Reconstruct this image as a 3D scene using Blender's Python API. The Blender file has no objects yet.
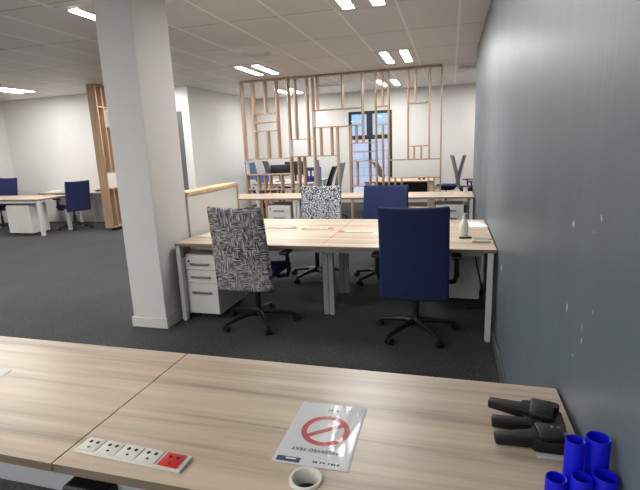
import bpy, bmesh, math, random
from mathutils import Vector, Matrix, Euler

sc = bpy.context.scene
COL = sc.collection
PI = math.pi
random.seed(7)

# ------------------------------------------------------------------ camera
CAM = Vector((-0.35324, 0.0, 1.53011))
YAW, PITCH, ROLL, FPX = map(float, (-16.03337, -12.15006, -2.29411, 458.722))
y_, p_, r_ = (math.radians(a) for a in (YAW, PITCH, ROLL))
fw = Vector((math.sin(y_) * math.cos(p_), math.cos(y_) * math.cos(p_), math.sin(p_)))
rt = Vector((math.cos(y_), -math.sin(y_), 0))
up = rt.cross(fw)
r2 = rt * math.cos(r_) + up * math.sin(r_)
u2 = -rt * math.sin(r_) + up * math.cos(r_)
cd = bpy.data.cameras.new('camera')
cd.sensor_fit = 'HORIZONTAL'
cd.sensor_width = 36.0
cd.lens = FPX * 36.0 / 640.0
cd.clip_start = 0.02
cam = bpy.data.objects.new('camera', cd)
COL.objects.link(cam)
cam.matrix_world = Matrix(((r2.x, u2.x, -fw.x, CAM.x), (r2.y, u2.y, -fw.y, CAM.y), (r2.z, u2.z, -fw.z, CAM.z), (0, 0, 0, 1)))
sc.camera = cam

# ------------------------------------------------------------------ world, exposure
w = bpy.data.worlds.new('sky')
sc.world = w
w.use_nodes = True
bg = w.node_tree.nodes['Background']
bg.inputs[0].default_value = (0.90, 0.95, 1.0, 1)
bg.inputs[1].default_value = 1.0
LAMP = 50.0
sc.view_settings.view_transform = 'Standard'
sc.view_settings.look = 'None'
sc.view_settings.gamma = 1
sc.view_settings.use_curve_mapping = False
sc.view_settings.exposure = 0.66

# ------------------------------------------------------------------ materials
def s2l(c):
    return tuple(((v / 255) / 12.92 if v / 255 <= 0.04045 else ((v / 255 + 0.055) / 1.055) ** 2.4) for v in c) + (1,)

class NT:
    def __init__(s, m):
        s.t = m.node_tree; s.n = s.t.nodes; s.b = s.n['Principled BSDF']
    def new(s, typ, **kw):
        n = s.n.new(typ)
        for k, v in kw.items(): setattr(n, k, v)
        return n
    def link(s, a, b): s.t.links.new(a, b)
    def math(s, op, a, b=None, c=None):
        n = s.new('ShaderNodeMath', operation=op)
        for i, v in enumerate((a, b, c)):
            if v is None: continue
            if isinstance(v, (int, float)): n.inputs[i].default_value = v
            else: s.link(v, n.inputs[i])
        return n.outputs[0]
    def mapped(s, scale, rot=(0, 0, 0), loc=(0, 0, 0)):
        tc = s.new('ShaderNodeTexCoord'); mp = s.new('ShaderNodeMapping')
        mp.inputs['Scale'].default_value = scale; mp.inputs['Rotation'].default_value = rot; mp.inputs['Location'].default_value = loc
        s.link(tc.outputs['Object'], mp.inputs[0]); return mp.outputs[0]
    def noise(s, vec, scale=1.0, detail=3.0, rough=0.55, dist=0.0):
        n = s.new('ShaderNodeTexNoise'); n.inputs['Scale'].default_value = scale
        n.inputs['Detail'].default_value = detail; n.inputs['Roughness'].default_value = rough; n.inputs['Distortion'].default_value = dist
        s.link(vec, n.inputs['Vector']); return n.outputs['Fac']
    def ramp(s, fac, stops, interp='LINEAR'):
        n = s.new('ShaderNodeValToRGB'); e = n.color_ramp.elements; n.color_ramp.interpolation = interp
        while len(e) < len(stops): e.new(0.5)
        for el, (p, c) in zip(e, stops): el.position = p; el.color = c
        s.link(fac, n.inputs[0]); return n.outputs[0]
    def mix(s, fac, a, b):
        n = s.new('ShaderNodeMix', data_type='RGBA')
        if isinstance(fac, (int, float)): n.inputs[0].default_value = fac
        else: s.link(fac, n.inputs[0])
        for i, v in ((6, a), (7, b)):
            if isinstance(v, tuple): n.inputs[i].default_value = v
            else: s.link(v, n.inputs[i])
        return n.outputs[2]
    def bump(s, h, strength=0.2, dist=0.01):
        n = s.new('ShaderNodeBump'); n.inputs['Strength'].default_value = strength; n.inputs['Distance'].default_value = dist
        s.link(h, n.inputs['Height']); s.link(n.outputs[0], s.b.inputs['Normal'])
    def col(s, c): s.link(c, s.b.inputs['Base Color'])

def mat(name, rgb, rough=0.5, metal=0.0, var=0.0, vscale=8.0, spec=None):
    m = bpy.data.materials.new(name); m.use_nodes = True; t = NT(m)
    c = s2l(rgb)
    t.b.inputs['Roughness'].default_value = rough; t.b.inputs['Metallic'].default_value = metal
    if spec is not None: t.b.inputs['Specular IOR Level'].default_value = spec
    v = var if var else 0.03
    n = t.noise(t.mapped((1, 1, 1)), vscale, 4)
    lo = tuple(x * (1 - v) for x in c[:3]) + (1,); hi = tuple(min(1, x * (1 + v)) for x in c[:3]) + (1,)
    t.col(t.ramp(n, [(0.3, lo), (0.7, hi)]))
    return m

def wood(name, light, mid, dark, scale=(0.9, 15, 15), rough=0.4, bumpy=0.03):
    m = bpy.data.materials.new(name); m.use_nodes = True; t = NT(m)
    a = t.noise(t.mapped(scale), 1.0, 3, 0.5, 0.25)
    b = t.noise(t.mapped((scale[0] * 3, scale[1] * 9, scale[2] * 9)), 1.0, 3, 0.6)
    f = t.math('ADD', t.math('MULTIPLY', a, 0.78), t.math('MULTIPLY', b, 0.22))
    t.col(t.ramp(f, [(0.34, s2l(dark)), (0.47, s2l(mid)), (0.62, s2l(light)), (0.75, s2l(mid))]))
    t.b.inputs['Roughness'].default_value = rough
    t.bump(b, bumpy, 0.002)
    return m

M = {}
M['wall'] = mat('white_wall_paint', (214, 212, 208), 0.75, var=0.015, vscale=2, spec=0.3)
M['column'] = mat('column_paint', (206, 203, 199), 0.75, var=0.015, vscale=2, spec=0.3)
M['skirt'] = mat('skirting_paint', (205, 202, 196), 0.5)
M['skirt_grey'] = mat('grey_skirting_paint', (92, 96, 97), 0.5)
M['vent'] = mat('bright_white_vent', (242, 241, 239), 0.45)
M['white_metal'] = mat('white_powder_coat', (208, 208, 206), 0.4)
M['grey_metal'] = mat('silver_grey_powder_coat', (176, 178, 180), 0.4)
M['white_lam'] = mat('white_laminate', (214, 211, 205), 0.4)
M['black'] = mat('black_plastic', (26, 26, 28), 0.42)
M['black_soft'] = mat('black_rubber', (18, 18, 19), 0.6)
M['black_gloss'] = mat('satin_black_plastic', (22, 20, 20), 0.5, spec=0.4)
M['dark_frame'] = mat('dark_window_frame', (34, 38, 46), 0.4)
M['door_grey'] = mat('dark_grey_door_frame', (88, 92, 92), 0.5)
M['steel'] = mat('brushed_steel', (150, 150, 150), 0.35, 0.8)
M['paper'] = mat('white_paper', (232, 232, 230), 0.7)
M['paper_grey'] = mat('grey_white_print_paper', (222, 223, 225), 0.6)
M['ink'] = mat('black_print', (40, 40, 44), 0.6)
M['red_ink'] = mat('red_print', (190, 20, 35), 0.5)
M['blue_ink'] = mat('navy_print', (28, 38, 92), 0.5)
M['red'] = mat('red_socket_plastic', (205, 32, 34), 0.35)
M['cream'] = mat('cream_socket_plastic', (222, 220, 208), 0.35)
M['hole'] = mat('socket_hole', (20, 18, 18), 0.7)
M['blue'] = mat('bright_blue_plastic', (6, 14, 205), 0.45, spec=0.35)
M['oak'] = wood('pale_oak_board', (180, 149, 119), (168, 136, 106), (152, 119, 91), (12, 12, 1.2), 0.5)
M['oak_edge'] = wood('oak_edge_board', (214, 184, 148), (204, 172, 135), (190, 156, 120), (2, 12, 12), 0.5)
M['desk'] = wood('light_ash_laminate', (212, 192, 168), (194, 173, 150), (160, 140, 122), (0.75, 17, 17), 0.36)
M['edge'] = wood('ash_edge_band', (144, 126, 106), (131, 114, 96), (118, 102, 86), (0.8, 14, 14), 0.45)
M['lav'] = mat('lavender_white_liner', (196, 200, 222), 0.35)
M['blue_mesh'] = mat('blue_grey_chair_mesh', (112, 132, 156), 0.7, var=0.1, vscale=60)
M['grey_mesh'] = mat('grey_green_chair_mesh', (104, 114, 116), 0.7, var=0.1, vscale=60)
M['binder_blue'] = mat('blue_binder_card', (28, 52, 140), 0.5)
M['screen_black'] = mat('black_screen', (22, 22, 25), 0.3)
M['bag_blue'] = mat('bright_blue_cloth', (52, 104, 200), 0.6)
M['sky_glass'] = mat('pale_blue_cladding', (168, 212, 252), 0.35)
M['facade'] = None

def navy():
    m = bpy.data.materials.new('navy_fabric'); m.use_nodes = True; t = NT(m)
    n = t.noise(t.mapped((1, 1, 1)), 260, 2)
    t.col(t.ramp(n, [(0.3, s2l((30, 37, 72))), (0.7, s2l((46, 55, 98)))]))
    t.b.inputs['Roughness'].default_value = 0.85
    t.b.inputs['Specular IOR Level'].default_value = 0.25
    t.bump(n, 0.15, 0.002); return m
M['navy'] = navy()

def brush_fabric():
    m = bpy.data.materials.new('brush_stroke_fabric'); m.use_nodes = True; t = NT(m)
    h = t.noise(t.mapped((17, 17, 190)), 1.0, 2, 0.6, 0.0)
    v = t.noise(t.mapped((190, 17, 17), loc=(5, 3, 1)), 1.0, 2, 0.6, 0.0)
    fl = t.new('ShaderNodeVectorMath', operation='FLOOR'); t.link(t.mapped((24, 0.01, 19), loc=(.3, .5, .2)), fl.inputs[0])
    wn = t.new('ShaderNodeTexWhiteNoise'); t.link(fl.outputs[0], wn.inputs['Vector'])
    sel = t.math('GREATER_THAN', wn.outputs['Value'], 0.5)
    mixf = t.new('ShaderNodeMix', data_type='FLOAT'); t.link(sel, mixf.inputs[0]); t.link(h, mixf.inputs[2]); t.link(v, mixf.inputs[3])
    c1 = t.ramp(mixf.outputs[0], [(0.37, s2l((28, 28, 34))), (0.445, s2l((92, 90, 93))), (0.53, s2l((150, 146, 143))), (0.61, s2l((206, 200, 193)))])
    big = t.noise(t.mapped((1, 0.3, 1)), 9, 2)
    blue = t.math('MULTIPLY', t.math('GREATER_THAN', big, 0.58), 0.30)
    c2 = t.mix(blue, c1, s2l((62, 70, 118)))
    t.col(c2)
    t.b.inputs['Roughness'].default_value = 0.9; t.b.inputs['Specular IOR Level'].default_value = 0.2
    return m
M['brush'] = brush_fabric()

def leaf_fabric():
    m = bpy.data.materials.new('leaf_spot_fabric'); m.use_nodes = True; t = NT(m)
    vo = t.new('ShaderNodeTexVoronoi', feature='DISTANCE_TO_EDGE'); vo.inputs['Scale'].default_value = 1.0
    t.link(t.mapped((54, 6, 54), rot=(0, 0.6, 0)), vo.inputs['Vector'])
    t.col(t.ramp(vo.outputs['Distance'], [(0.10, s2l((50, 58, 84))), (0.20, s2l((220, 220, 216)))]))
    t.b.inputs['Roughness'].default_value = 0.9; t.b.inputs['Specular IOR Level'].default_value = 0.2
    return m
M['leaf'] = leaf_fabric()

def carpet():
    m = bpy.data.materials.new('charcoal_carpet'); m.use_nodes = True; t = NT(m)
    a = t.noise(t.mapped((1, 1, 1)), 55, 4, 0.75)
    b = t.noise(t.mapped((1, 1, 1)), 1.6, 2)
    f = t.math('ADD', t.math('MULTIPLY', a, 0.85), t.math('MULTIPLY', b, 0.15))
    t.col(t.ramp(f, [(0.34, s2l((17, 17, 19))), (0.5, s2l((38, 38, 40))), (0.66, s2l((74, 74, 77)))]))
    t.b.inputs['Roughness'].default_value = 0.95; t.b.inputs['Specular IOR Level'].default_value = 0.1
    t.b.inputs['Sheen Weight'].default_value = 0.12; t.b.inputs['Sheen Roughness'].default_value = 0.6
    t.bump(a, 0.5, 0.006); return m
M['carpet'] = carpet()

def grey_wall():
    m = bpy.data.materials.new('blue_grey_wall_paint'); m.use_nodes = True; t = NT(m)
    n = t.noise(t.mapped((0.6, 0.9, 0.25)), 3, 3)
    base = t.ramp(n, [(0.3, s2l((101, 111, 116))), (0.7, s2l((110, 120, 125)))])
    tc = t.new('ShaderNodeTexCoord')
    nz = t.new('ShaderNodeTexNoise'); nz.inputs['Scale'].default_value = 110; t.link(tc.outputs['Object'], nz.inputs['Vector'])
    out = base
    chips = [(1.484, 1.277, .013, .012), (1.234, 1.334, .007, .008), (3.262, .664, .030, .028), (1.485, 1.018, .011, .013), (1.315, 1.022, .004, .009),
             (1.234, 1.095, .005, .006), (1.893, .622, .005, .006), (1.382, .908, .004, .006), (1.283, 1.291, .003, .003), (1.31, .985, .005, .008)]
    for (cy, cz, ry, rz) in chips:
        mp = t.new('ShaderNodeMapping', vector_type='POINT')
        mp.inputs['Location'].default_value = (0, -cy / ry, -cz / rz); mp.inputs['Scale'].default_value = (0, 1 / ry, 1 / rz)
        t.link(tc.outputs['Object'], mp.inputs[0])
        ln = t.new('ShaderNodeVectorMath', operation='LENGTH'); t.link(mp.outputs[0], ln.inputs[0])
        d = t.math('ADD', ln.outputs['Value'], t.math('MULTIPLY', t.math('SUBTRACT', nz.outputs['Fac'], 0.5), 2.2))
        f = t.math('LESS_THAN', d, 0.9)
        out = t.mix(f, out, s2l((206, 206, 202)))
    # scuffs rubbed by chair backs and desks
    sm = t.noise(t.mapped((1, 1.1, 5), rot=(0.5, 0, 0)), 2.6, 4, 0.6)
    out = t.mix(t.ramp(sm, [(0.62, (0, 0, 0, 1)), (0.78, (0.22, 0.22, 0.22, 1))]), out, s2l((70, 76, 82)))
    t.col(out)
    t.b.inputs['Roughness'].default_value = 0.42
    t.b.inputs['Specular IOR Level'].default_value = 0.45
    rn = t.noise(t.mapped((1, 8, 0.35)), 2.0, 3)
    t.bump(rn, 0.06, 0.02)
    return m
M['grey_wall'] = grey_wall()

def ceiling_tiles():
    m = bpy.data.materials.new('ceiling_tiles'); m.use_nodes = True; t = NT(m)
    tc = t.new('ShaderNodeTexCoord'); sp = t.new('ShaderNodeSeparateXYZ'); t.link(tc.outputs['Object'], sp.inputs[0])
    def near(v, period, off, half):
        a = t.math('ADD', v, off + 100 * period); f = t.math('FRACT', t.math('DIVIDE', a, period))
        d = t.math('MULTIPLY', t.math('MINIMUM', f, t.math('SUBTRACT', 1.0, f)), period)
        return t.math('LESS_THAN', d, half)
    lx = near(sp.outputs[0], 0.6, 0.29, 0.016)
    ly = near(sp.outputs[1], 1.2, -4.86, 0.006)
    # every tile board of its own shade of white
    ix = t.math('FLOOR', t.math('DIVIDE', t.math('ADD', sp.outputs[0], 0.29), 0.6))
    iy = t.math('FLOOR', t.math('DIVIDE', t.math('ADD', sp.outputs[1], -4.86), 1.2))
    cv = t.new('ShaderNodeCombineXYZ'); t.link(ix, cv.inputs[0]); t.link(iy, cv.inputs[1])
    wn = t.new('ShaderNodeTexWhiteNoise'); t.link(cv.outputs[0], wn.inputs['Vector'])
    base = t.mix(wn.outputs['Value'], s2l((226, 224, 221)), s2l((232, 230, 227)))
    c = t.mix(ly, base, s2l((140, 137, 133)))
    c = t.mix(lx, c, s2l((252, 252, 251)))
    t.col(c)
    t.b.inputs['Roughness'].default_value = 0.5
    t.b.inputs['Specular IOR Level'].default_value = 0.4
    return m
M['ceiling'] = ceiling_tiles()

def emit(name, rgb, s):
    m = bpy.data.materials.new(name); m.use_nodes = True; b = m.node_tree.nodes['Principled BSDF']
    b.inputs['Base Color'].default_value = (0.9, 0.9, 0.9, 1)
    b.inputs['Emission Color'].default_value = rgb + (1,); b.inputs['Emission Strength'].default_value = s
    return m
M['lamp'] = emit('lamp_diffuser', (1.0, 0.99, 0.975), LAMP)

def clear_sheet(name, tint, rough, base):
    m = bpy.data.materials.new(name); m.use_nodes = True
    t = m.node_tree; n = t.nodes; n.remove(n['Principled BSDF'])
    tr = n.new('ShaderNodeBsdfTransparent'); gl = n.new('ShaderNodeBsdfGlossy'); gl.inputs['Roughness'].default_value = rough
    tr.inputs[0].default_value = tint
    lw = n.new('ShaderNodeLayerWeight'); lw.inputs[0].default_value = 0.5; mx = n.new('ShaderNodeMixShader')
    pw = n.new('ShaderNodeMath'); pw.operation = 'POWER'; pw.inputs[1].default_value = 4.0
    ml = n.new('ShaderNodeMath'); ml.operation = 'MULTIPLY_ADD'; ml.inputs[1].default_value = 0.7; ml.inputs[2].default_value = base
    t.links.new(lw.outputs['Facing'], pw.inputs[0]); t.links.new(pw.outputs[0], ml.inputs[0]); t.links.new(ml.outputs[0], mx.inputs[0])
    t.links.new(tr.outputs[0], mx.inputs[1]); t.links.new(gl.outputs[0], mx.inputs[2])
    t.links.new(mx.outputs[0], n['Material Output'].inputs[0]); return m
M['glass'] = clear_sheet('window_glass', (0.94, 0.96, 0.98, 1), 0.02, 0.04)
M['sleeve'] = clear_sheet('crinkled_clear_sleeve', (1, 1, 1, 1), 0.15, 0.03)

def frosted_bottle():
    m = mat('milky_bottle_plastic', (226, 226, 224), 0.35); b = m.node_tree.nodes['Principled BSDF']
    b.inputs['Subsurface Weight'].default_value = 0.15
    return m
M['bottle'] = frosted_bottle()

def facade():
    m = bpy.data.materials.new('pale_blue_rendered_blockwork'); m.use_nodes = True; t = NT(m)
    br = t.new('ShaderNodeTexBrick'); br.inputs['Color1'].default_value = s2l((206, 216, 242)); br.inputs['Color2'].default_value = s2l((216, 225, 247))
    br.inputs['Mortar'].default_value = s2l((184, 194, 222)); br.inputs['Scale'].default_value = 1.0; br.inputs['Mortar Size'].default_value = 0.02
    br.inputs['Brick Width'].default_value = 0.9; br.inputs['Row Height'].default_value = 0.32
    t.link(t.mapped((1, 1, 1), rot=(-PI / 2, 0, 0)), br.inputs['Vector']); t.col(br.outputs['Color'])
    t.b.inputs['Roughness'].default_value = 0.8; return m
M['facade'] = facade()
M['paving'] = mat('pale_paving', (206, 208, 212), 0.8, var=0.06, vscale=3)

# ------------------------------------------------------------------ mesh helpers
class MB:
    """collects shapes; build() links them as ONE mesh object"""
    def __init__(s): s.bm = bmesh.new()
    def _add(s, b, mtx=None, mi=0):
        for f in b.faces: f.material_index = mi
        if mtx is not None: b.transform(mtx)
        me = bpy.data.meshes.new('tmp'); b.to_mesh(me); b.free(); s.bm.from_mesh(me); bpy.data.meshes.remove(me)
    def box(s, c, d, bev=0.0, rot=None, seg=2, mi=0, fn=None, cuts=None):
        b = bmesh.new(); bmesh.ops.create_cube(b, size=1.0)
        bmesh.ops.scale(b, vec=d, verts=b.verts)
        if bev > 0: bmesh.ops.bevel(b, geom=b.edges[:], offset=min(bev, min(d) * 0.49), segments=seg, affect='EDGES', profile=0.5)
        if cuts:
            for ax, n in enumerate(cuts):
                for k in range(1, n):
                    co = Vector((0, 0, 0)); co[ax] = -d[ax] / 2 + d[ax] * k / n; no = Vector((0, 0, 0)); no[ax] = 1
                    bmesh.ops.bisect_plane(b, geom=b.verts[:] + b.edges[:] + b.faces[:], plane_co=co, plane_no=no)
        if fn:
            for v in b.verts: v.co = fn(v.co)
        m = Matrix.Translation(c)
        if rot: m = m @ Euler(rot).to_matrix().to_4x4()
        s._add(b, m, mi); return s
    def span(s, x0, x1, y0, y1, z0, z1, bev=0.0, mi=0):
        return s.box(((x0 + x1) / 2, (y0 + y1) / 2, (z0 + z1) / 2), (abs(x1 - x0), abs(y1 - y0), abs(z1 - z0)), bev, mi=mi)
    def cyl(s, p0, p1, r0, r1=None, seg=20, mi=0):
        p0, p1 = Vector(p0), Vector(p1); r1 = r0 if r1 is None else r1; d = p1 - p0
        b = bmesh.new(); bmesh.ops.create_cone(b, cap_ends=True, segments=seg, radius1=r0, radius2=r1, depth=d.length)
        q = Vector((0, 0, 1)).rotation_difference(d.normalized()).to_matrix().to_4x4()
        s._add(b, Matrix.Translation((p0 + p1) / 2) @ q, mi); return s
    def lathe(s, prof, c=(0, 0, 0), seg=32, mi=0, rot=None):
        b = bmesh.new(); rings = []
        for r, z in prof:
            rings.append([b.verts.new((0, 0, z))] if r < 1e-6 else [b.verts.new((r * math.cos(2 * PI * k / seg), r * math.sin(2 * PI * k / seg), z)) for k in range(seg)])
        for A, B_ in zip(rings, rings[1:]):
            for k in range(seg):
                q = [A[k % len(A)], A[(k + 1) % len(A)], B_[(k + 1) % len(B_)], B_[k % len(B_)]]
                u = []
                for v in q:
                    if v not in u: u.append(v)
                if len(u) > 2: b.faces.new(u)
        bmesh.ops.recalc_face_normals(b, faces=b.faces)
        m = Matrix.Translation(c)
        if rot: m = m @ Euler(rot).to_matrix().to_4x4()
        s._add(b, m, mi); return s
    def prism(s, poly, z0, z1, mtx=None, mi=0):
        b = bmesh.new(); n = len(poly)
        A = [b.verts.new((x, y, z0)) for x, y in poly]; B_ = [b.verts.new((x, y, z1)) for x, y in poly]
        b.faces.new(A[::-1]); b.faces.new(B_)
        for k in range(n): b.faces.new((A[k], A[(k + 1) % n], B_[(k + 1) % n], B_[k]))
        bmesh.ops.recalc_face_normals(b, faces=b.faces); s._add(b, mtx, mi); return s
    def tube(s, pts, rad, seg=10, mi=0):
        pts = [Vector(p) for p in pts]; rr = rad if isinstance(rad, (list, tuple)) else [rad] * len(pts)
        b = bmesh.new(); rings = []; ref = Vector((0.13, 0.21, 0.97))
        for i, p in enumerate(pts):
            d = (pts[min(i + 1, len(pts) - 1)] - pts[max(i - 1, 0)]).normalized()
            a = d.cross(ref)
            if a.length < 0.05: a = d.cross(Vector((1, 0, 0)))
            a.normalize(); c = d.cross(a)
            rings.append([b.verts.new(p + (a * math.cos(2 * PI * k / seg) + c * math.sin(2 * PI * k / seg)) * rr[i]) for k in range(seg)])
        for A, B_ in zip(rings, rings[1:]):
            for k in range(seg): b.faces.new((A[k], A[(k + 1) % seg], B_[(k + 1) % seg], B_[k]))
        b.faces.new(rings[0][::-1]); b.faces.new(rings[-1]); bmesh.ops.recalc_face_normals(b, faces=b.faces)
        s._add(b, None, mi); return s
    def build(s, name, m, parent=None, loc=(0, 0, 0), rotz=0.0, smooth=True):
        me = bpy.data.meshes.new(name)
        if smooth:
            for f in s.bm.faces: f.smooth = True
            for e in s.bm.edges:
                if len(e.link_faces) == 2 and e.link_faces[0].normal.angle(e.link_faces[1].normal, 0) > 0.6: e.smooth = False
        s.bm.normal_update()
        if smooth:
            for e in s.bm.edges:
                e.smooth = not (len(e.link_faces) == 2 and e.link_faces[0].normal.length > 0 and e.link_faces[1].normal.length > 0 and e.link_faces[0].normal.angle(e.link_faces[1].normal) > 0.6)
        s.bm.to_mesh(me); s.bm.free()
        for x in (m if isinstance(m, (list, tuple)) else [m]): me.materials.append(x)
        o = bpy.data.objects.new(name, me); COL.objects.link(o)
        o.location = loc; o.rotation_euler = (0, 0, rotz)
        if parent: o.parent = parent
        return o

def tag(o, label, cat, group=None):
    o['label'] = label; o['category'] = cat
    if group: o['group'] = group
    return o
def thing(name, label, cat, loc=(0, 0, 0), rotz=0.0, group=None):
    o = bpy.data.objects.new(name, None); COL.objects.link(o); o.empty_display_size = 0.1
    o.location = loc; o.rotation_euler = (0, 0, rotz); return tag(o, label, cat, group)
def struct(o): o['kind'] = 'structure'; return o
def copy_thing(root, loc, rotz, label):
    r = root.copy(); COL.objects.link(r); r.location = loc; r.rotation_euler = (0, 0, rotz); r['label'] = label
    for ch in list(root.children):
        c = ch.copy(); COL.objects.link(c); c.parent = r
        for g in list(ch.children):
            d = g.copy(); COL.objects.link(d); d.parent = c
    return r

# ------------------------------------------------------------------ setting
H = 2.865
XL, YA, XJ, YB, YF = -10.55, 8.85, -5.62, 12.2, -3.6
struct(MB().span(XL - .2, 3.2, YF - .2, YB + .2, -0.1, 0).build('floor', M['carpet'], smooth=False))
struct(MB().span(XL - .2, 3.2, YF - .2, YB + .2, H, H + .12).build('ceiling', M['ceiling'], smooth=False))
struct(MB().span(0, 3.2, YF, 7.75, 0, H).build('wall_right', M['grey_wall'], smooth=False))
struct(MB().span(XL - .2, XL, YF - .2, YA + .2, 0, H).build('wall_left', M['wall'], smooth=False))
struct(MB().span(3.0, 3.2, 7.75, YB + .2, 0, H).build('wall_far_right', M['wall'], smooth=False))  # unseen wall, added to keep the light inside the room
wf = MB()      # unseen front wall, its wide bare opening added to let daylight in
wf.span(XL, -9.2, YF - .2, YF, 0, H); wf.span(-.8, 3.2, YF - .2, YF, 0, H); wf.span(-9.2, -.8, YF - .2, YF, 0, .8); wf.span(-9.2, -.8, YF - .2, YF, 2.5, H)
struct(wf.build('wall_front', M['wall'], smooth=False))
DX0, DX1, DZ = -6.72, -5.80, 2.36        # doorway in the far left wall
wa = MB()
wa.span(XL, DX0, YA, YA + .2, 0, H); wa.span(DX0, DX1, YA, YA + .2, DZ, H); wa.span(DX1, XJ, YA, YA + .2, 0, H)
struct(wa.build('wall_far_left', M['wall'], smooth=False))
struct(MB().span(XJ - .2, XJ, YA + .2, YB, 0, H).build('wall_recess', M['wall'], smooth=False))
WX0, WX1, WZ0, WZ1 = -2.95, -1.81, 0.12, 2.37
wb = MB()
wb.span(XJ - .2, WX0, YB, YB + .2, 0, H); wb.span(WX1, 3.2, YB, YB + .2, 0, H)
wb.span(WX0, WX1, YB, YB + .2, 0, WZ0); wb.span(WX0, WX1, YB, YB + .2, WZ1, H)
struct(wb.build('wall_back', M['wall'], smooth=False))

# window: dark frame, centre mullion, transom, four panes
win = bpy.data.objects.new('window_1', None); COL.objects.link(win); struct(win)
fr = MB(); yf0, yf1 = YB + .03, YB + .10; t_ = 0.07; xm, zt = -2.40, 1.71
fr.span(WX0, WX0 + t_, yf0, yf1, WZ0, WZ1, .004); fr.span(WX1 - t_, WX1, yf0, yf1, WZ0, WZ1, .004)
fr.span(WX0 + t_, WX1 - t_, yf0, yf1, WZ1 - t_, WZ1, .004); fr.span(WX0 + t_, WX1 - t_, yf0, yf1, WZ0, WZ0 + t_, .004)
fr.build('window_frame', M['dark_frame'], win, smooth=False)
MB().span(xm - .075, xm + .075, yf0 - .005, yf1, zt + .055, WZ1 - t_, .004).build('mullion', M['dark_frame'], win, smooth=False)
MB().span(xm - .035, xm + .035, yf0 - .005, yf1, WZ0 + t_, zt - .055, .004).build('mullion', M['dark_frame'], win, smooth=False)
MB().span(WX0 + t_, WX1 - t_, yf0 - .005, yf1, zt - .055, zt + .055, .004).build('transom', M['dark_frame'], win, smooth=False)
for (xa, xb) in ((WX0 + t_, xm - .035), (xm + .035, WX1 - t_)):
    for (za, zb) in ((WZ0 + t_, zt - .055), (zt + .055, WZ1 - t_)):
        MB().span(xa, xb, yf0 + .03, yf0 + .036, za, zb).build('pane', M['glass'], win, smooth=False)

# door in the far left wall, dark grey frame, mostly behind the column
dr = bpy.data.objects.new('door_1', None); COL.objects.link(dr); struct(dr)
df = MB(); df.span(DX0, DX0 + .07, YA - .012, YA + .2, 0, DZ, .003); df.span(DX1 - .11, DX1, YA - .012, YA + .2, 0, DZ, .003); df.span(DX0 + .07, DX1 - .11, YA - .012, YA + .2, DZ - .07, DZ, .003)
df.build('door_frame', M['door_grey'], dr, smooth=False)
MB().span(DX0 + .072, DX1 - .112, YA + .05, YA + .095, 0.008, DZ - .072, .003).build('door_leaf', M['door_grey'], dr, smooth=False)
MB().cyl((DX0 + .15, YA + .05, 1.0), (DX0 + .15, YA + .0, 1.0), .011).cyl((DX0 + .15, YA + .005, 1.0), (DX0 + .27, YA + .005, 1.0), .009).build('door_handle', M['steel'], dr)

# skirtings
struct(MB().span(-.018, 0, YF, 7.75, 0, .1, .004).build('baseboard_right', M['skirt_grey'], smooth=False))
struct(MB().span(XL, DX0, YA - .018, YA, 0, .1, .004).build('baseboard_far_left', M['skirt'], smooth=False))
struct(MB().span(XL, XL + .018, YF, YA - .018, 0, .1, .004).build('baseboard_left', M['skirt'], smooth=False))
struct(MB().span(XJ, 3.0, YB - .018, YB, 0, .1, .004).build('baseboard_back', M['skirt'], smooth=False))

# column, its skirting, and the low wall behind it with an oak cap
CX0, CX1, CY0, CY1 = -3.085, -2.748, 3.315, 3.815
struct(MB().span(CX0, CX1, CY0, CY1, 0, H, .006).build('column', M['column'], smooth=False))
bc = MB(); o_ = .014
bc.span(CX0 - o_, CX1 + o_, CY0 - o_, CY0, 0, .09, .003); bc.span(CX1, CX1 + o_, CY0, CY1, 0, .09, .003); bc.span(CX0 - o_, CX0, CY0, CY1, 0, .09, .003)
struct(bc.build('baseboard_column', M['skirt'], smooth=False))
struct(MB().span(-2.87, -2.728, CY1, 4.86, 0, 1.125).build('wall_low', M['column'], smooth=False))
struct(MB().span(-2.885, -2.712, CY1, 4.883, 1.125, 1.155, .002).build('trim_1', M['oak_edge'], smooth=False))
struct(MB().span(-2.885, -2.712, 4.86, 4.883, 0, 1.125, .002).build('trim_2', M['oak'], smooth=False))

# outside the window: paving, a blockwork wall, and a mesh fence on it
struct(MB().span(-14, 10, YB + .2, 24, -.12, -.02).build('ground', M['paving'], smooth=False))
o = MB().span(-12, 6, 18.0, 18.25, -.02, 1.78).build('garden_wall', M['facade'], smooth=False)
tag(o, 'pale blue blockwork wall outside, seen through the dark framed window', 'wall')
ob = thing('office_building', 'pale blue glazed building outside, behind the blockwork wall in the upper window panes', 'building', (-3.5, 27, -.02))
MB().span(-12, 12, 0, 6, 0, 14, .02).build('wall', M['sky_glass'], ob, smooth=False)
for k in range(30):
    MB().span(-10.2 + k * .7, -10.12 + k * .7, -.06, -.002, 1.2, 13.6).build('mullion', M['white_lam'], ob, smooth=False)
for k in range(16):
    MB().span(-11.9, 11.9, -.05, -.002, 1.2 + k * .8, 1.28 + k * .8).build('floor_band', M['white_lam'], ob, smooth=False)

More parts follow.
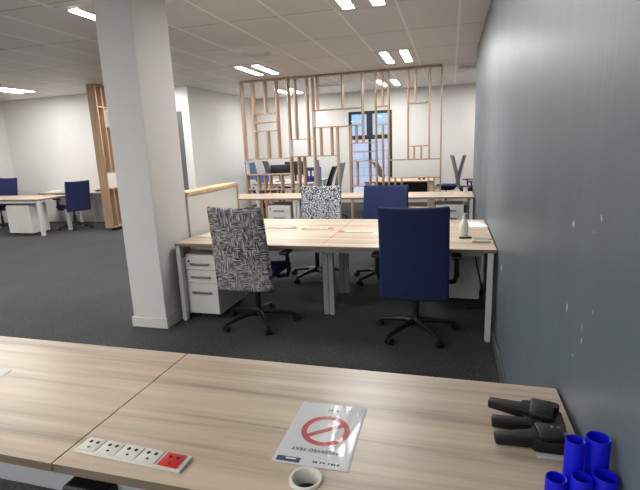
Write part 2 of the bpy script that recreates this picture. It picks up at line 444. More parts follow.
# ------------------------------------------------------------------ ceiling lamps
LG = 'recessed twin strip ceiling lights'
lamp0 = thing('ceiling_light', '', 'ceiling light', (-1.2, 7.87, H), 0, LG)
lf = MB(); lf.span(-.29, .29, -.58, .58, -.008, -.0005, .002)
for s in (-1, 1):
    lf.span(s * .15 - .062, s * .15 - .055, -.475, .475, -.014, -.008); lf.span(s * .15 + .055, s * .15 + .062, -.475, .475, -.014, -.008)
lf.build('frame', M['white_lam'], lamp0, smooth=False)
for s in (-1, 1): MB().span(s * .15 - .055, s * .15 + .055, -.47, .47, -.013, -.0085).build('diffuser', M['lamp'], lamp0, smooth=False)
spots = [(-1.2, 7.78, 'twin strip ceiling light just before the wooden screen, nearer the grey wall'),
         (-3.6, 7.85, 'twin strip ceiling light beside the round air diffuser, just before the wooden screen'),
         (-1.2, 4.38, 'ceiling light above the middle desk row, cut off by the top of the picture'),
         (-3.6, 4.33, 'ceiling light partly hidden behind the top of the white column'),
         (-6.0, 4.30, 'ceiling light at the top left edge of the picture'),
         (-8.8, 7.5, 'twin strip ceiling light near the far left wall corner, above the left desk'),
         (-6.0, 7.80, 'ceiling light hidden behind the column, near the slatted oak divider'),
         (-1.72, 10.85, 'ceiling light behind the wooden screen, in front of the window'),
         (-4.15, 11.05, 'ceiling light behind the wooden screen, near the recess corner'),
         (.9, 10.95, 'ceiling light past the end of the grey wall'),
         (-8.4, 4.30, 'ceiling light outside the picture over the left carpet'),
         (-3.6, .80, 'ceiling light over the carpet left of the front desk, out of view'), (-6.0, .80, 'ceiling light over the left carpet, out of view'),  # unseen front row, put in to light the column front
         (-8.4, .80, 'ceiling light nearest the left wall, out of view'),
         (-1.2, -2.3, 'ceiling light behind the viewer near the grey wall'), (-3.6, -2.3, 'ceiling light behind the viewer, second from grey wall'),
         (-6.0, -2.3, 'ceiling light behind the viewer, third from grey wall'), (-8.4, -2.3, 'ceiling light behind the viewer near left wall')]
for i, (x, y, lab) in enumerate(spots):
    if i == 0: lamp0.location = (x, y, H); lamp0['label'] = lab
    else: copy_thing(lamp0, (x, y, H), 0, lab)

# round air diffuser and slot vents
ad = thing('air_diffuser', 'round air diffuser in a square white plate before the wooden screen', 'air vent', (-2.99, 6.33, H))
MB().span(-.29, .29, -.29, .29, -.008, -.0005, .002).build('plate', M['vent'], ad, smooth=False)
MB().lathe([(.27, -.008), (.255, -.03), (.235, -.048), (.222, -.05), (.215, -.04), (.20, -.012), (.18, -.009)], seg=48).build('ring', M['vent'], ad)
MB().lathe([(.199, -.0095), (.0, -.0095)], seg=32).build('throat', M['steel'], ad)
MB().lathe([(0, -.03), (.13, -.03), (.155, -.022), (.15, -.018), (0, -.018)], seg=40).build('centre_disc', M['vent'], ad)
def slot_vent(loc, label, sx, sy):
    v = thing('slot_vent', label, 'air vent', loc)
    MB().span(-sx / 2, sx / 2, -sy / 2, sy / 2, -.01, -.0005, .002).build('plate', M['vent'], v, smooth=False)
    for k in (-1, 0, 1): MB().span(-sx * .42, sx * .42, k * sy * .27 - sy * .06, k * sy * .27 + sy * .06, -.0115, -.01).build('slot', M['hole'], v, smooth=False)
    return v
slot_vent((.02, 9.35, H), 'rectangular slotted air vent in the ceiling by the end of the grey wall', .62, .5)
slot_vent((-3.0, 10.45, H), 'rectangular slotted air vent in the ceiling behind the wooden screen', .6, .55)

# ------------------------------------------------------------------ wooden screens
scr = thing('wooden_screen', 'tall open oak lattice screen from floor to ceiling behind the third desk row', 'room divider', (0, 8.89, 0))
DEP, TH = .155, .027
def up_(x, z0, z1): MB().span(x, x + TH, 0, DEP, z0, z1, .002).build('upright', M['oak'], scr, smooth=False)
def rail(x0, x1, z, th=.02): MB().span(x0, x1, .002, DEP - .002, z - th / 2, z + th / 2, .002).build('rail', M['oak'], scr, smooth=False)
ZT = H - .002
full = [-4.46, -3.47, -2.97, -1.74, -1.50, -.54]
for x in full: up_(x, .03, ZT - .028)
rail(-4.46, -.514, ZT - .014, .026); rail(-4.46, -.514, .016, .028)
T = ZT - .028
g = TH + .001
for x, z0, z1 in [(-4.22, 1.328, T), (-3.955, 2.222, T), (-3.715, 1.328, T), (-3.325, 1.69, T), (-3.085, 1.352, T), (-2.872, 2.224, T), (-2.375, 2.224, T), (-1.99, 1.568, T),
                 (-1.612, 2.227, T), (-1.14, 1.226, T), (-1.008, 2.248, T), (-.752, 1.226, T), (-3.945, 1.328, 1.862),
                 (-4.205, .03, .99), (-4.06, .03, .99), (-3.945, .03, .99), (-3.695, .03, .99), (-3.31, .03, 1.332), (-3.195, .03, 1.332),
                 (-2.83, 1.348, 1.88), (-2.612, 1.348, 1.88), (-2.495, .03, 1.88), (-2.235, .03, 1.888), (-2.12, 1.568, 1.888), (-2.114, .74, 1.208), (-1.866, .74, 1.208),
                 (-1.612, .03, 1.877), (-1.028, 1.226, 1.452), (-.896, 1.226, 1.452), (-1.383, .03, .868), (-1.26, .03, .868), (-.758, .03, .868), (-.656, .03, .868)]:
    up_(x, z0, z1)
for x0, x1, z in [(-4.434, -3.47, 1.318), (-4.194, -3.715, 2.212), (-4.194, -3.715, 2.038), (-4.194, -3.715, 1.872), (-4.434, -3.47, 1.0), (-4.434, -2.97, .69),
                  (-3.444, -2.97, 1.68), (-3.444, -2.97, 1.342), (-2.944, -1.99, 2.214), (-2.944, -2.21, 1.89), (-2.944, -2.495, 1.338),
                  (-2.208, -1.99, 1.898), (-2.208, -1.74, 1.558), (-2.208, -1.74, 1.389), (-2.208, -1.74, 1.218), (-2.208, -1.74, .73), (-1.714, -1.50, 2.217), (-1.714, -1.50, 1.887),
                  (-1.114, -.752, 2.238), (-1.114, -.752, 1.462), (-1.474, -.54, 1.216), (-1.474, -.54, .878), (-.732, -.54, .689), (-.732, -.54, .60), (-1.474, -.54, .30)]:
    rail(x0, x1, z)
for x, z0, z1 in [(-4.433, 1.015, 1.303), (-3.443, 1.355, 1.668), (-2.943, 1.905, 2.2)]:
    o = MB().span(x, x + .008, .004, DEP - .004, z0, z1).build('side_liner', M['lav'], scr, smooth=False); o['label'] = 'pale lavender inner side of an opening'

s2 = thing('wooden_screen', 'tall slatted oak divider half hidden behind the white column, beside the left desk', 'room divider', (-6.91, 7.7, 0))
def up2(y, z0, z1): MB().span(-.19, 0, y, y + TH, z0, z1, .002).build('upright', M['oak'], s2, smooth=False)
def rail2(y0, y1, z): MB().span(-.188, -.002, y0, y1, z - .011, z + .011, .002).build('rail', M['oak'], s2, smooth=False)
up2(0, .07, T); rail2(0, 2.0 * .56, ZT - .014)
up2(.16, 1.19, T - .01); up2(.36, 2.45, T - .01); up2(.36, 1.19, 2.06); up2(.15, .09, .85); up2(.36, .09, .85); up2(.56, .09, .85); up2(.9, .07, T - .01)
for y0, y1, z in ((.027, .9, 2.44), (.187, .9, 2.07), (.027, .9, 1.18), (.027, .9, .86), (.027, 1.1, .08)): rail2(y0, y1, z)
MB().span(-.15, -.02, .12, 1.1, 0.001, .068).build('plinth', M['black'], s2, smooth=False)

# ------------------------------------------------------------------ desks
TZ0, TZ1 = .708, .735
def tabletop(parent, x0, x1, y0, y1):
    return MB().span(x0, x1, y0, y1, TZ0, TZ1, .0015).build('tabletop', [M['desk'], M['edge']], parent, smooth=False)
def edge_faces(o):
    for p in o.data.polygons:
        if abs(p.normal.z) < 0.7: p.material_index = 1
    return o
def leg(parent, x, y, sx, sy, m='white_metal'):
    MB().span(x - sx / 2, x + sx / 2, y - sy / 2, y + sy / 2, .008, TZ0 - .001, .003).span(x - sx / 2 + .008, x + sx / 2 - .008, y - sy / 2 + .008, y + sy / 2 - .008, 0.0, .008).build('leg', M[m], parent, smooth=False)

# front desk: two tops side by side, sockets along the near edge
d1 = thing('desk', 'long light wood desk in the foreground, two tops with a seam between them', 'desk', (-2.1, 1.17, 0))
def T1(x0, x1, y0, y1):
    o = edge_faces(tabletop(d1, x0 + 2.1, x1 + 2.1, y0 - 1.17, y1 - 1.17)); return o
top1 = T1(-1.3565, -.010, .83, 1.50)
# the round cable hole is cut through the board
cu = MB().cyl((-.678 + 2.1, .922 - 1.17, .6), (-.678 + 2.1, .922 - 1.17, .8), .0347, seg=48).build('cut', M['hole'])
cu.parent = d1
md = top1.modifiers.new('hole', 'BOOLEAN'); md.object = cu; md.operation = 'DIFFERENCE'; md.solver = 'EXACT'
bpy.context.view_layer.update()
nm = bpy.data.meshes.new_from_object(top1.evaluated_get(bpy.context.evaluated_depsgraph_get()))
top1.modifiers.clear(); top1.data = nm; bpy.data.objects.remove(cu)
T1(-2.75, -1.3595, .83, 1.50)
for x, y in ((-.06, 1.40), (-1.36, 1.30), (-2.70, 1.40), (-2.70, .93)): leg(d1, x + 2.1, y - 1.17, .05, .06)
MB().span(-.64, 2.0, -.29, -.25, .60, .665, .004).build('beam', M['grey_metal'], d1, smooth=False)
MB().box((.83, -.285, .60), (.135, .12, .14), .01).build('bracket', M['black'], d1, smooth=False)
gx, gy = -.678 + 2.1, .922 - 1.17
MB().lathe([(.0345, .7355), (.0345, .697), (.032, .697), (.032, .737), (.034, .742), (.039, .742), (.0415, .738), (.0415, .7355)], (gx, gy, 0), 40).build('cable_grommet', M['cream'], d1)['label'] = 'cream ring around the cable hole'
MB().lathe([(.034, .696), (.0, .696), (.0, .699), (.0318, .699)], (gx, gy, 0), 40).build('grommet_shade_disc', M['hole'], d1)  # dark disc painted as the shade below the cable hole

# middle desk row: a double bench
d2 = thing('desk', 'wide light wood double desk in the middle, chairs on both sides', 'desk', (-1.36, 4.19, 0))
for (x0, x1) in ((-2.710, -1.3615), (-1.3585, -.012)):
    for (y0, y1) in ((3.50, 4.188), (4.192, 4.878)):
        edge_faces(tabletop(d2, x0 + 1.36, x1 + 1.36, y0 - 4.19, y1 - 4.19))
for x in (-.052, -2.688):
    for y in (3.532, 4.846): leg(d2, x + 1.36, y - 4.19, .042, .05)
for y in (3.90, 4.53):
    for x in (-1.428, -1.376): leg(d2, x + 1.36, y - 4.19, .048, .05, 'grey_metal')
for y in (3.64, 4.74): MB().span(-1.26, 1.265, y - 4.19 - .02, y - 4.19 + .02, .655, .7065, .003).build('beam', M['grey_metal'], d2, smooth=False)
MB().box((-.045, -.30, .690), (.13, .06, .03), .005).build('bracket', M['black'], d2, smooth=False)

# third desk row
d3 = thing('desk', 'long light wood desk before the oak lattice screen, farthest of the three rows', 'desk', (-2.1, 7.3, 0))
for (x0, x1) in ((-4.2, -2.802), (-2.798, -1.402), (-1.398, -.012)): edge_faces(tabletop(d3, x0 + 2.1, x1 + 2.1, -.38, .38))
for x in (-.05, -1.37, -1.43, -2.69, -2.75, -4.15):
    for y in (-.33, .33): leg(d3, x + 2.1, y, .05, .05)
MB().span(-2.02, 2.02, .20, .24, .65, .7065, .003).build('beam', M['grey_metal'], d3, smooth=False)

# left desk
d4 = thing('desk', 'light wood desk with white legs in the far left corner', 'desk', (-9.05, 7.48, 0))
edge_faces(tabletop(d4, -1.05, 1.0, -.40, .40))
for y in (-.34, .34):
    for x in (-1.0, .95): leg(d4, x, y, .07, .06)
MB().span(-.96, .91, -.37, -.33, .655, .7065, .003).build('beam', M['white_metal'], d4, smooth=False)

# desks behind the lattice screen
d5 = thing('desk', 'desk behind the left half of the lattice screen, its bright light painted as a white top, holding monitors', 'desk', (-4.1, 10.5, 0))
edge_faces(tabletop(d5, -.62, .82, -.7, .7)).data.materials[0] = M['white_lam']  # white top paints the bright light falling on this desk
for x in (-.55, .75):
    for y in (-.62, .62): leg(d5, x, y, .06, .06)
d6 = thing('desk', 'light wood desk in front of the window, behind the lattice screen', 'desk', (-1.3, 10.55, 0))
edge_faces(tabletop(d6, -.85, .62, -.65, .65))
for x in (-.79, .56):
    for y in (-.58, .58): leg(d6, x, y, .06, .06)
MB().span(-.75, .52, .2, .23, .25, .70, .003).build('modesty_panel', M['screen_black'], d6, smooth=False)

# ------------------------------------------------------------------ pedestals
def pedestal(label, loc, rotz, wd=.40, dp=.56, ht=.61):
    r = thing('mobile_pedestal', label, 'drawer unit', loc, rotz, 'white drawer pedestals')
    b = MB(); z0 = .05
    b.span(-wd / 2, wd / 2, -dp / 2 + .02, dp / 2, z0, ht, .003)
    b.build('body', M['white_lam'], r, smooth=False)
    hs = [.115, .125, .0]; hs[2] = ht - z0 - .03 - hs[0] - hs[1]; z = ht - .022
    for k, h in enumerate(hs):
        dw = MB().span(-wd / 2 + .002, wd / 2 - .002, -dp / 2, -dp / 2 + .019, z - h + .002, z - .002, .002).build('drawer', M['white_lam'], r, smooth=False)
        hz = z - h * .5 if k < 2 else z - .085
        hb = MB().box((0, -dp / 2 - .014, hz), (.19, .012, .022), .004)
        for s in (-1, 1): hb.box((s * .085, -dp / 2 - .006, hz), (.012, .014, .016), .002)
        hb.build('handle', M['steel'], dw)
        z -= h
    MB().cyl((-wd / 2 + .05, -dp / 2 + .002, ht - .055), (-wd / 2 + .05, -dp / 2 - .005, ht - .055), .011).build('lock', M['black'], r)
    for sx in (-1, 1):
        for sy in (-1, 1):
            x, y = sx * (wd / 2 - .06), sy * (dp / 2 - .07)
            MB().cyl((x - .012, y, .022), (x + .012, y, .022), .022).cyl((x, y, .03), (x, y, .052), .008).build('caster', M['black'], r)
    return r
pedestal('white three drawer pedestal with a lock beside the white column', (-2.517, 3.872, 0), 0, .32, .60)
pedestal('white drawer pedestal under the middle desk by the grey wall, seen from behind', (-.262, 4.66, 0), PI, .39, .54)
pedestal('white drawer pedestal under the farthest desk row, left of the patterned chair', (-3.03, 7.25, 0), 0, .40, .55)
pedestal('white drawer pedestal under the farthest desk row, next to the grey wall', (-.35, 7.25, 0), 0, .40, .55)
pedestal('white drawer pedestal under the left corner desk, its side turned to the room', (-8.66, 7.35, 0), -PI / 2, .42, .60)

# ------------------------------------------------------------------ office chairs
CG = 'office swivel chairs'
def chair(label, loc, rotz, back, seat, bw=.48, z0=.37, z1=1.09, lean=.10, arms=True, spin=0.0, thick=.055, by=-.235, flare=0.0):
    r = thing('office_chair', label, 'chair', loc, rotz, CG)
    # five-star base
    b = MB(); b.lathe([(0, .075), (.045, .075), (.048, .11), (.036, .14), (0, .14)], seg=24)
    pts = []
    for k in range(5):
        a = spin + 2 * PI * k / 5; d = Vector((math.cos(a), math.sin(a), 0)); pts.append(d)
        b.tube([d * .03 + Vector((0, 0, .108)), d * .12 + Vector((0, 0, .104)), d * .22 + Vector((0, 0, .088)), d * .325 + Vector((0, 0, .066))], [.027, .023, .019, .015], 10)
    b.build('star_base', M['black'], r)
    for k, d in enumerate(pts):
        c = d * .325; s = Vector((-d.y, d.x, 0))
        m_ = MB()
        for q in (-1, 1): m_.cyl(c + s * (q * .008) + Vector((0, 0, .027)), c + s * (q * .026) + Vector((0, 0, .027)), .027, seg=18)
        m_.cyl(c + Vector((0, 0, .03)), c + Vector((0, 0, .07)), .009, seg=10)
        m_.build('caster', M['black_soft'], r)
    MB().cyl((0, 0, .14), (0, 0, .30), .026).cyl((0, 0, .28), (0, 0, .43), .017).build('gas_lift', M['black'], r)
    MB().box((0, -.01, .428), (.22, .26, .035), .012).build('seat_plate', M['black'], r)
    def sf(v):
        q = v.copy(); q.z += .018 * (v.x / .24) ** 2 - (.03 * max(0, (v.y - .12) / .12) ** 2); return q
    MB().box((0, .03, .485), (.49, .47, .075), .032, seg=4, cuts=(8, 8, 1), fn=sf).build('seat', seat, r)
    hgt = z1 - z0; zc = (z0 + z1) / 2
    def bf(v):
        q = v.copy(); t = (v.z + hgt / 2) / hgt
        q.x = v.x * (1 + flare * (t - .5) * 2)
        q.y = v.y - lean * t + .03 * (1 - (abs(v.x) / (bw / 2)) ** 2) * -1 + .012 * math.sin(PI * t) * 1
        q.z = v.z + .012 * (abs(v.x) / (bw / 2)) ** 3 * max(0, (t - .6) / .4)
        return q
    MB().box((0, by, zc), (bw, thick, hgt), .022, seg=4, cuts=(10, 1, 12), fn=bf).build('backrest', back, r)
    MB().tube([(0, -.10, .42), (0, -.17, .43), (0, by + .012, .50), (0, by - .02, .62)], [.026, .026, .024, .018], 10).build('back_support', M['black'], r)
    if arms:
        for s in (-1, 1):
            a = MB().tube([(s * .20, .0, .437), (s * .295, .0, .45), (s * .312, -.005, .50), (s * .31, -.02, .60), (s * .308, -.03, .655)], [.018, .02, .02, .018, .016], 10)
            a.build('armrest', M['black'], r)
            MB().box((s * .308, .0, .668), (.075, .25, .026), .012, seg=3, cuts=(1, 4, 1)).build('arm_pad', M['black'], r)
    return r
chair('brush stroke patterned office chair with navy seat, back to the viewer', (-1.985, 3.60, 0), 0.0, M['brush'], M['navy'], .485, .375, 1.085, .10, spin=-.93, flare=-.045)
chair('navy blue office chair nearest the viewer, back turned, at the middle desk', (-.60, 3.61, 0), 0.0, M['navy'], M['navy'], .508, .365, 1.08, .10, spin=-.93, flare=-.010)
chair('leaf pattern office chair across the middle desk, facing the viewer', (-1.85, 5.06, 0), PI + .03, M['leaf'], M['leaf'], .50, .42, 1.05, .11, spin=1.0)
chair('navy office chair across the middle desk, behind the nearest navy chair', (-1.09, 5.06, 0), PI - .05, M['navy'], M['navy'], .525, .42, 1.05, .11, spin=.95)
chair('navy office chair pulled up to the end of the left corner desk', (-8.07, 7.95, 0), 1.2, M['navy'], M['navy'], .50, .40, 1.02, .10, spin=.4)
chair('navy office chair at the left edge, on the far side of the corner desk', (-9.9, 7.80, 0), PI + .05, M['navy'], M['navy'], .50, .46, 1.10, .08, arms=False, spin=.2)
# chairs behind the lattice screen
BK = dict(arms=False, thick=.035)
chair('blue grey mesh chair at the left end behind the lattice screen', (-4.83, 10.6, 0), -PI / 2 + .95, M['blue_mesh'], M['bag_blue'], .46, .80, 1.21, .08, spin=.3, **BK)
chair('grey mesh chair leaning back, second from the left behind the lattice screen', (-4.70, 11.45, 0), -PI / 2 + .7, M['grey_mesh'], M['black'], .44, .78, 1.21, .12, spin=.9, **BK)
chair('pale blue grey mesh chair, leftmost of three backs side by side behind the lattice screen', (-2.77, 9.45, 0), -PI / 2 + .15, M['blue_mesh'], M['navy'], .44, .50, 1.24, .05, spin=.1, **BK)
chair('black mesh chair leaning right, middle of three backs behind the lattice screen', (-3.26, 10.05, 0), PI / 2, M['black'], M['navy'], .40, .52, 1.08, .20, spin=.6, **BK)
chair('blue grey mesh chair, rightmost of three backs behind the lattice screen', (-3.17, 10.72, 0), PI / 2 - .1, M['blue_mesh'], M['navy'], .44, .52, 1.13, .14, spin=.6, **BK)
chair('dark mesh chair in front of the window, behind the lattice screen', (-1.74, 11.5, 0), -PI / 2 + .45, M['grey_mesh'], M['navy'], .44, .72, 1.10, .20, spin=.6, **BK)
chair('grey mesh chair with navy seat leaning right, by the end of the grey wall', (-.44, 11.25, 0), PI / 2 - .12, M['grey_mesh'], M['navy'], .42, .52, 1.20, .16, spin=.2, **BK)
chair('grey mesh chair leaning left, its seat cut off by the end of the grey wall', (.08, 10.65, 0), -PI / 2 + .10, M['grey_mesh'], M['navy'], .42, .52, 1.22, .16, spin=.8, thick=.035)

# ------------------------------------------------------------------ things on the front desk
TOP = TZ1 + .0005
def socket_panel(label, loc, rotz):
    r = thing('socket_panel', label, 'power socket', loc, rotz, 'desk socket panels')
    MB().box((0, 0, .004), (.338, .062, .008), .003).build('plate', M['cream'], r)
    for k in range(5):
        x = -.133 + k * .064 + (.004 if k == 4 else 0)
        so = MB().box((x, 0, .0095), (.058 if k < 4 else .060, .050, .003), .001).build('socket', M['red'] if k == 4 else M['cream'], r)
        if k == 4: so['label'] = 'red socket'
        h = MB()
        for dx, dy, sx, sy in ((0, .013, .005, .009), (-.0115, -.009, .007, .005), (.0115, -.009, .007, .005)):
            h.cyl((x + dx, -dy, .0108), (x + dx, -dy, .0114), sx * .8, seg=12)
        h.build('holes', M['hole'], so)
    return r
sp0 = socket_panel('cream socket panel with one red socket near the front edge of the foreground desk', (-1.163, .906, TOP), -.035)
copy_thing(sp0, (-1.985, 4.30, TOP), 0, 'socket panel on the middle desk, leftmost of its three, beside the brush stroke chair')
copy_thing(sp0, (-1.585, 4.265, TOP), 0, 'socket panel on the middle desk, before the leaf pattern chair, red end to the right')
copy_thing(sp0, (-1.195, 4.115, TOP), PI, 'socket panel on the middle desk, red end to the left, next to nearest navy chair')

# reserved seat sign in a crinkled plastic sleeve
sg = thing('reserved_sign', 'white reserved seat sign with red crossed circle in a crinkled clear sleeve', 'sign', (-.686, 1.112, TOP), PI + .005)
MB().box((0, 0, .0006), (.203, .288, .0010), 0).build('sheet', M['paper_grey'], sg, smooth=False)
rg = MB(); n = 56; zz = .0012
b = bmesh.new()
for k in range(n):
    a0, a1 = 2 * PI * k / n, 2 * PI * (k + 1) / n
    vs = [b.verts.new((R_ * math.cos(a) - .005, R_ * math.sin(a) - .010, z)) for z in (zz, zz + .0003) for (R_, a) in ((.0535, a0), (.0695, a0), (.0695, a1), (.0535, a1))]
    for q in ((0, 1, 2, 3), (4, 5, 6, 7), (0, 1, 5, 4), (1, 2, 6, 5), (2, 3, 7, 6), (3, 0, 4, 7)): b.faces.new([vs[i] for i in q])
bmesh.ops.remove_doubles(b, verts=b.verts, dist=1e-6); bmesh.ops.recalc_face_normals(b, faces=b.faces); rg._add(b)
rg.box((-.005, -.010, zz + .0002), (.114, .0155, .0003), 0, rot=(0, 0, -.62 + PI / 2 + PI / 2 + 1.25))
rg.build('red_symbol', M['red_ink'], sg, smooth=False)
MB().box((.060, .128, zz + .0002), (.064, .019, .0004), 0).build('logo_block', M['blue_ink'], sg, smooth=False)
def text(body, parent, name, m, size, loc, rotz=0.0, ext=.0002):
    c = bpy.data.curves.new(name, 'FONT'); c.body = body; c.size = size; c.extrude = ext; c.offset = .0002; c.space_character = 1.15; c.align_x = 'CENTER'; c.align_y = 'CENTER'
    t = bpy.data.objects.new(name, c); COL.objects.link(t)
    dg = bpy.context.evaluated_depsgraph_get(); me = bpy.data.meshes.new_from_object(t.evaluated_get(dg))
    bpy.data.objects.remove(t); bpy.data.curves.remove(c); me.materials.clear(); me.materials.append(m)
    o = bpy.data.objects.new(name, me); COL.objects.link(o); o.location = loc; o.rotation_euler = (0, 0, rotz); o.parent = parent; return o
text('RESERVED SEAT', sg, 'printed_line', M['ink'], .0165, (0, .082, zz + .0004))
def marks(name, spec, x, y, hgt):
    k = MB()
    for dx, wd in spec: k.box((x + dx, y, zz + .0003), (wd, hgt, .0003), 0)
    k.build(name, M['ink'], sg, smooth=False)
marks('printed_line', [(-.040, .006), (-.031, .004), (-.024, .007), (-.016, .005), (-.002, .006), (.006, .004), (.018, .006), (.025, .005)], -.045 + .012, .126, .0065)
marks('printed_line', [(-.016, .006), (-.007, .004), (.001, .006), (.010, .005)], -.002, -.110, .007)
ws = MB().span(.002, .030, -.004, .002, 0, .0003).build('logo_stroke', M['paper'], sg, smooth=False); ws.location = (.038, .126, zz + .0005)
sb = bmesh.new(); nx, ny = 34, 46; gv = []
rnd = random.Random(3)
ridges = [(rnd.uniform(-.105, .0), rnd.uniform(.25, .75) * (1 if rnd.random() < .7 else -1), rnd.uniform(.0016, .0042), rnd.uniform(.003, .007)) for _ in range(15)]
for j in range(ny + 1):
    row = []
    for i in range(nx + 1):
        x = -.102 + .204 * i / nx; y = -.147 + .294 * j / ny; z = .0022
        wgt = max(0, min(1, (-.000 - x) / .05)) * max(0.25, min(1, (.03 - y) / .05))
        for (x0, sl, a, wd) in ridges:
            dd = (x - x0 - sl * (y + .14) * .35) / wd; z += wgt * a * max(0, 1 - abs(dd))
        z += .0004 * math.sin(31 * x + 17 * y) * math.sin(43 * y)
        if i in (0, nx) or j in (0, ny): z = .0004
        row.append(sb.verts.new((x, y, z)))
    gv.append(row)
for j in range(ny):
    for i in range(nx): sb.faces.new((gv[j][i], gv[j][i + 1], gv[j + 1][i + 1], gv[j + 1][i]))
q = MB(); q._add(sb); so = q.build('clear_sleeve', M['sleeve'], sg)
for e in so.data.polygons: e.use_smooth = False

# black three-armed clamp
cl = thing('clamp', 'black plastic clamp with three tapered arms lying on the front desk by the wall', 'clamp', (-.083, 1.232, TOP), 0)
bb = MB()
bb.prism([(-.052, .112), (-.012, .118), (.030, .098), (.044, .062), (.042, .0), (.036, -.060), (.028, -.092), (-.046, -.080), (-.060, -.05), (-.040, -.015), (-.058, .02), (-.050, .07)], .001, .034)
bb.box((-.008, .060, .040), (.062, .085, .022), .008, rot=(0, 0, -.2)); bb.box((-.006, -.044, .037), (.062, .07, .014), .006, rot=(0, 0, .1))
bb.cyl((.026, .075, .001), (.026, .075, .050), .015)
bb.build('body', M['black_gloss'], cl, smooth=True)
def arm(p0, p1, w0, w1, h0, h1):
    p0, p1 = Vector(p0), Vector(p1); d = p1 - p0; L = d.length; ang = math.atan2(d.y, d.x)
    def f(v):
        t = v.x / L + .5; q = v.copy(); q.y *= (w0 + (w1 - w0) * t) / w0; q.z *= (h0 + (h1 - h0) * t) / h0; return q
    pit = math.asin((p1.z - p0.z) / L)
    MB().box((p0 + p1) / 2, (L, w0, h0), .006, seg=3, rot=(0, -pit, ang), fn=f).build('arm', M['black_gloss'], cl)
arm((-.010, .052, .030), (-.146, .092, .028), .048, .026, .036, .024)
arm((-.010, .004, .022), (-.144, .008, .020), .036, .026, .032, .028)
arm((-.005, -.050, .022), (-.142, -.066, .017), .054, .026, .034, .026)
for x, y in ((.002, -.030), (.018, -.028), (.030, -.052)): MB().cyl((x, y, .030), (x, y, .0455 if y > -.04 else .0445), .0042, seg=14).build('rivet', M['steel'], cl)
MB().span(-.045, .032, -.108, -.094, .0005, .010, .002).build('foot_strip', M['grey_metal'], cl)

# cluster of blue tubes
ph = thing('pen_holder', 'bright blue holder made of clustered upright tubes on the front desk corner', 'pen holder', (-.070, .952, TOP), 0)
def tube_(x, y, r, h):
    MB().lathe([(0, .0), (r, .0), (r, h - .004), (r - .0015, h), (r - .0035, h - .001), (r - .004, h - .006), (r - .004, .01), (0, .01)], (x, y, 0), 36).build('tube', M['blue'], ph)
tube_(.036, .050, .0245, .158); tube_(-.012, .034, .0195, .156); tube_(-.050, .006, .0215, .078); tube_(-.005, -.007, .0205, .098); tube_(.040, -.001, .0235, .104)

MB_ = MB().box((0, 0, .001), (.21, .297, .0016), 0)
tag(MB_.build('paper_sheet', M['paper_grey'], None, (-2.045, 1.075, TOP), .12, smooth=False), 'sheet of printed paper at the left edge of the front desk', 'paper')

# ------------------------------------------------------------------ things on the middle desk
bo = thing('spray_bottle', 'milky white bottle with a nozzle on the middle desk by the grey wall', 'bottle', (-.232, 4.02, TOP), .4)
MB().lathe([(0, 0), (.034, 0), (.038, .006), (.038, .095), (.034, .115), (.016, .135), (.0135, .150), (0, .150)], seg=32).build('bottle_body', M['bottle'], bo)
MB().lathe([(0, .150), (.0155, .150), (.0155, .166), (.008, .169), (.006, .186), (0, .186)], seg=24).box((.012, 0, .190), (.038, .014, .011), .004).build('nozzle', M['white_lam'], bo)
mk = MB().cyl((-.048, 0, .008), (.030, 0, .008), .0075).cyl((.030, 0, .008), (.052, 0, .008), .0085, .0065)
tag(mk.build('marker_pen', M['black'], None, (-.222, 3.90, TOP), .18), 'black marker pen lying before the white bottle on the middle desk', 'pen')
pp = MB()
for k in range(3): pp.box((.004 * k, .006 * k, .0012 + .0026 * k), (.20, .285, .0022), 0, rot=(0, 0, .06 * k))
tag(pp.build('paper_stack', M['paper'], None, (-.135, 4.555, TOP), .1, smooth=False), 'white papers on the middle desk against the grey wall, behind the bottle', 'paper')
for k, (dx, dy, rz, m) in enumerate(((-.105, 3.765, .10, 'cream'), (-.085, 3.845, -.06, 'grey_metal'))):
    q = MB().cyl((-.07, 0, .0105), (.05, 0, .0105), .010).cyl((.05, 0, .0105), (.076, 0, .0105), .010, .004)
    tag(q.build('marker_pen', M[m], None, (dx, dy, TOP), rz), ['cream pen lying on the middle desk corner, nearest the desk edge', 'pale grey pen lying on the middle desk corner, behind the cream pen'][k], 'pen')
tag(MB().box((0, 0, .0015), (.16, .26, .0025), 0).build('paper_sheet', M['paper'], None, (-2.56, 3.93, TOP), -.25, smooth=False), 'white paper on the middle desk beside the low wall, behind the patterned chair', 'paper')
cb = MB().tube([(-.13, 4.33, .705), (-.128, 4.33, .60), (-.10, 4.32, .40), (-.045, 4.30, .16), (-.045, 4.29, .012), (-.10, 4.26, .009), (-.18, 4.23, .009)], .0065, 8)
tag(cb.build('power_cable', M['black_soft']), 'black cable hanging under the middle desk next to the grey wall', 'cable')

# second narrow desk along the far left wall, its papers and a folder
d7 = thing('desk', 'narrow light desk along the far left wall, behind the oak divider', 'desk', (-8.35, 8.56, 0))
edge_faces(tabletop(d7, -1.0, 1.0, -.25, .25))
for x in (-.93, .07, .93):
    for y in (-.20, .20): leg(d7, x, y, .05, .05)
st = MB()
for k in range(5): st.box((.006 * (k % 2), .004 * k, .003 + .006 * k), (.30 - .01 * k, .22, .005), 0, rot=(0, 0, .05 * (k - 2)))
tag(st.build('paper_stack', M['paper'], None, (-9.1, 8.55, TOP), .1, smooth=False), 'stack of papers on the narrow desk along the far left wall', 'paper')
tag(MB().box((0, 0, .011), (.33, .24, .020), .004).build('folder', M['screen_black'], None, (-8.55, 8.56, TOP), -.1), 'black folder between the paper stack and the navy chair at left', 'folder')
tag(MB().box((0, 0, .02), (.22, .16, .038), .008).build('case', M['blue_ink'], None, (-7.86, 8.60, TOP), .3), 'small dark case on the narrow desk, right of the navy chair at left', 'case')

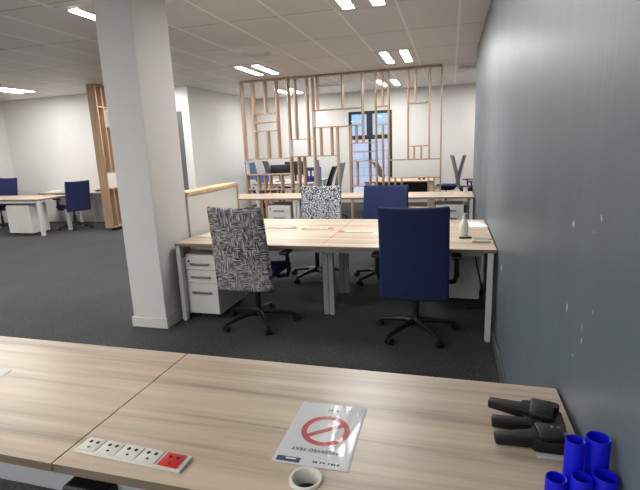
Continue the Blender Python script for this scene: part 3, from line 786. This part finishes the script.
# ------------------------------------------------------------------ things behind the lattice screen
def monitor(label, x, y, rz, wd=.50, ht=.30, lift=.10):
    r = thing('monitor', label, 'monitor', (x, y, TOP), rz, 'monitors behind the lattice screen')
    MB().box((0, 0, lift + ht / 2), (wd, .03, ht), .006).build('display', M['screen_black'], r)
    MB().box((0, .03, lift / 2 + .04), (.05, .02, lift + .08), .004).build('stand', M['black'], r)
    MB().box((0, .03, .008), (.22, .16, .014), .005).build('foot', M['black'], r)
monitor('black monitor behind the lattice screen, left one of the pair', -4.28, 10.42, 0, .46, .26, .14)
monitor('black monitor behind the lattice screen, beside the blue binders', -3.95, 10.60, 0, .50, .32, .14)
for k, x in enumerate((-3.57, -3.48, -3.39, -3.30)):
    bx_ = thing('ring_binder', ['blue ring binder next to the black monitor, first of the row behind the lattice screen', 'blue ring binder, second from the black monitor behind the lattice screen',
                                'blue ring binder, third from the black monitor behind the lattice screen', 'blue ring binder, last of the row and farthest from the black monitor'][k], 'binder', (x, 10.35, TOP), 0, 'blue binders behind the lattice screen')
    MB().box((0, 0, .16), (.075, .28, .318), .004).build('cover', M['binder_blue'], bx_)
    MB().box((0, -.1406, .19), (.045, .001, .12), 0).build('spine_label', M['paper'], bx_, smooth=False)
bg_ = MB().box((0, 0, .10), (.30, .20, .20), .05, seg=4, cuts=(4, 3, 4), fn=lambda v: Vector((v.x * (1 - .8 * max(0, v.z)), v.y * (1 - 1.4 * max(0, v.z)), v.z + .01 * math.sin(30 * v.x))))
tag(bg_.build('cloth_bag', M['bag_blue'], None, (-4.62, 10.15, TOP + .014), .2), 'bright blue cloth bag on the monitor desk behind the lattice screen', 'bag')
for k, x in enumerate((-.99, -.90)):
    tag(MB().box((0, 0, .02), (.055, .04, .039), .01).build('stapler', M['black'], None, (x, 10.25 + .03 * k, TOP), .3 * k), ['tiny black stapler on the desk by the window, left of two', 'tiny black stapler on the desk by the window, right of two'][k], 'stapler')
bt = thing('water_cup', 'small white cup at the end of the farthest desk row against the grey wall', 'cup', (-.12, 7.42, TOP), 0)
MB().lathe([(0, 0), (.030, 0), (.038, .085), (.036, .085), (.029, .004), (0, .004)], seg=28).build('cup_body', M['white_lam'], bt)
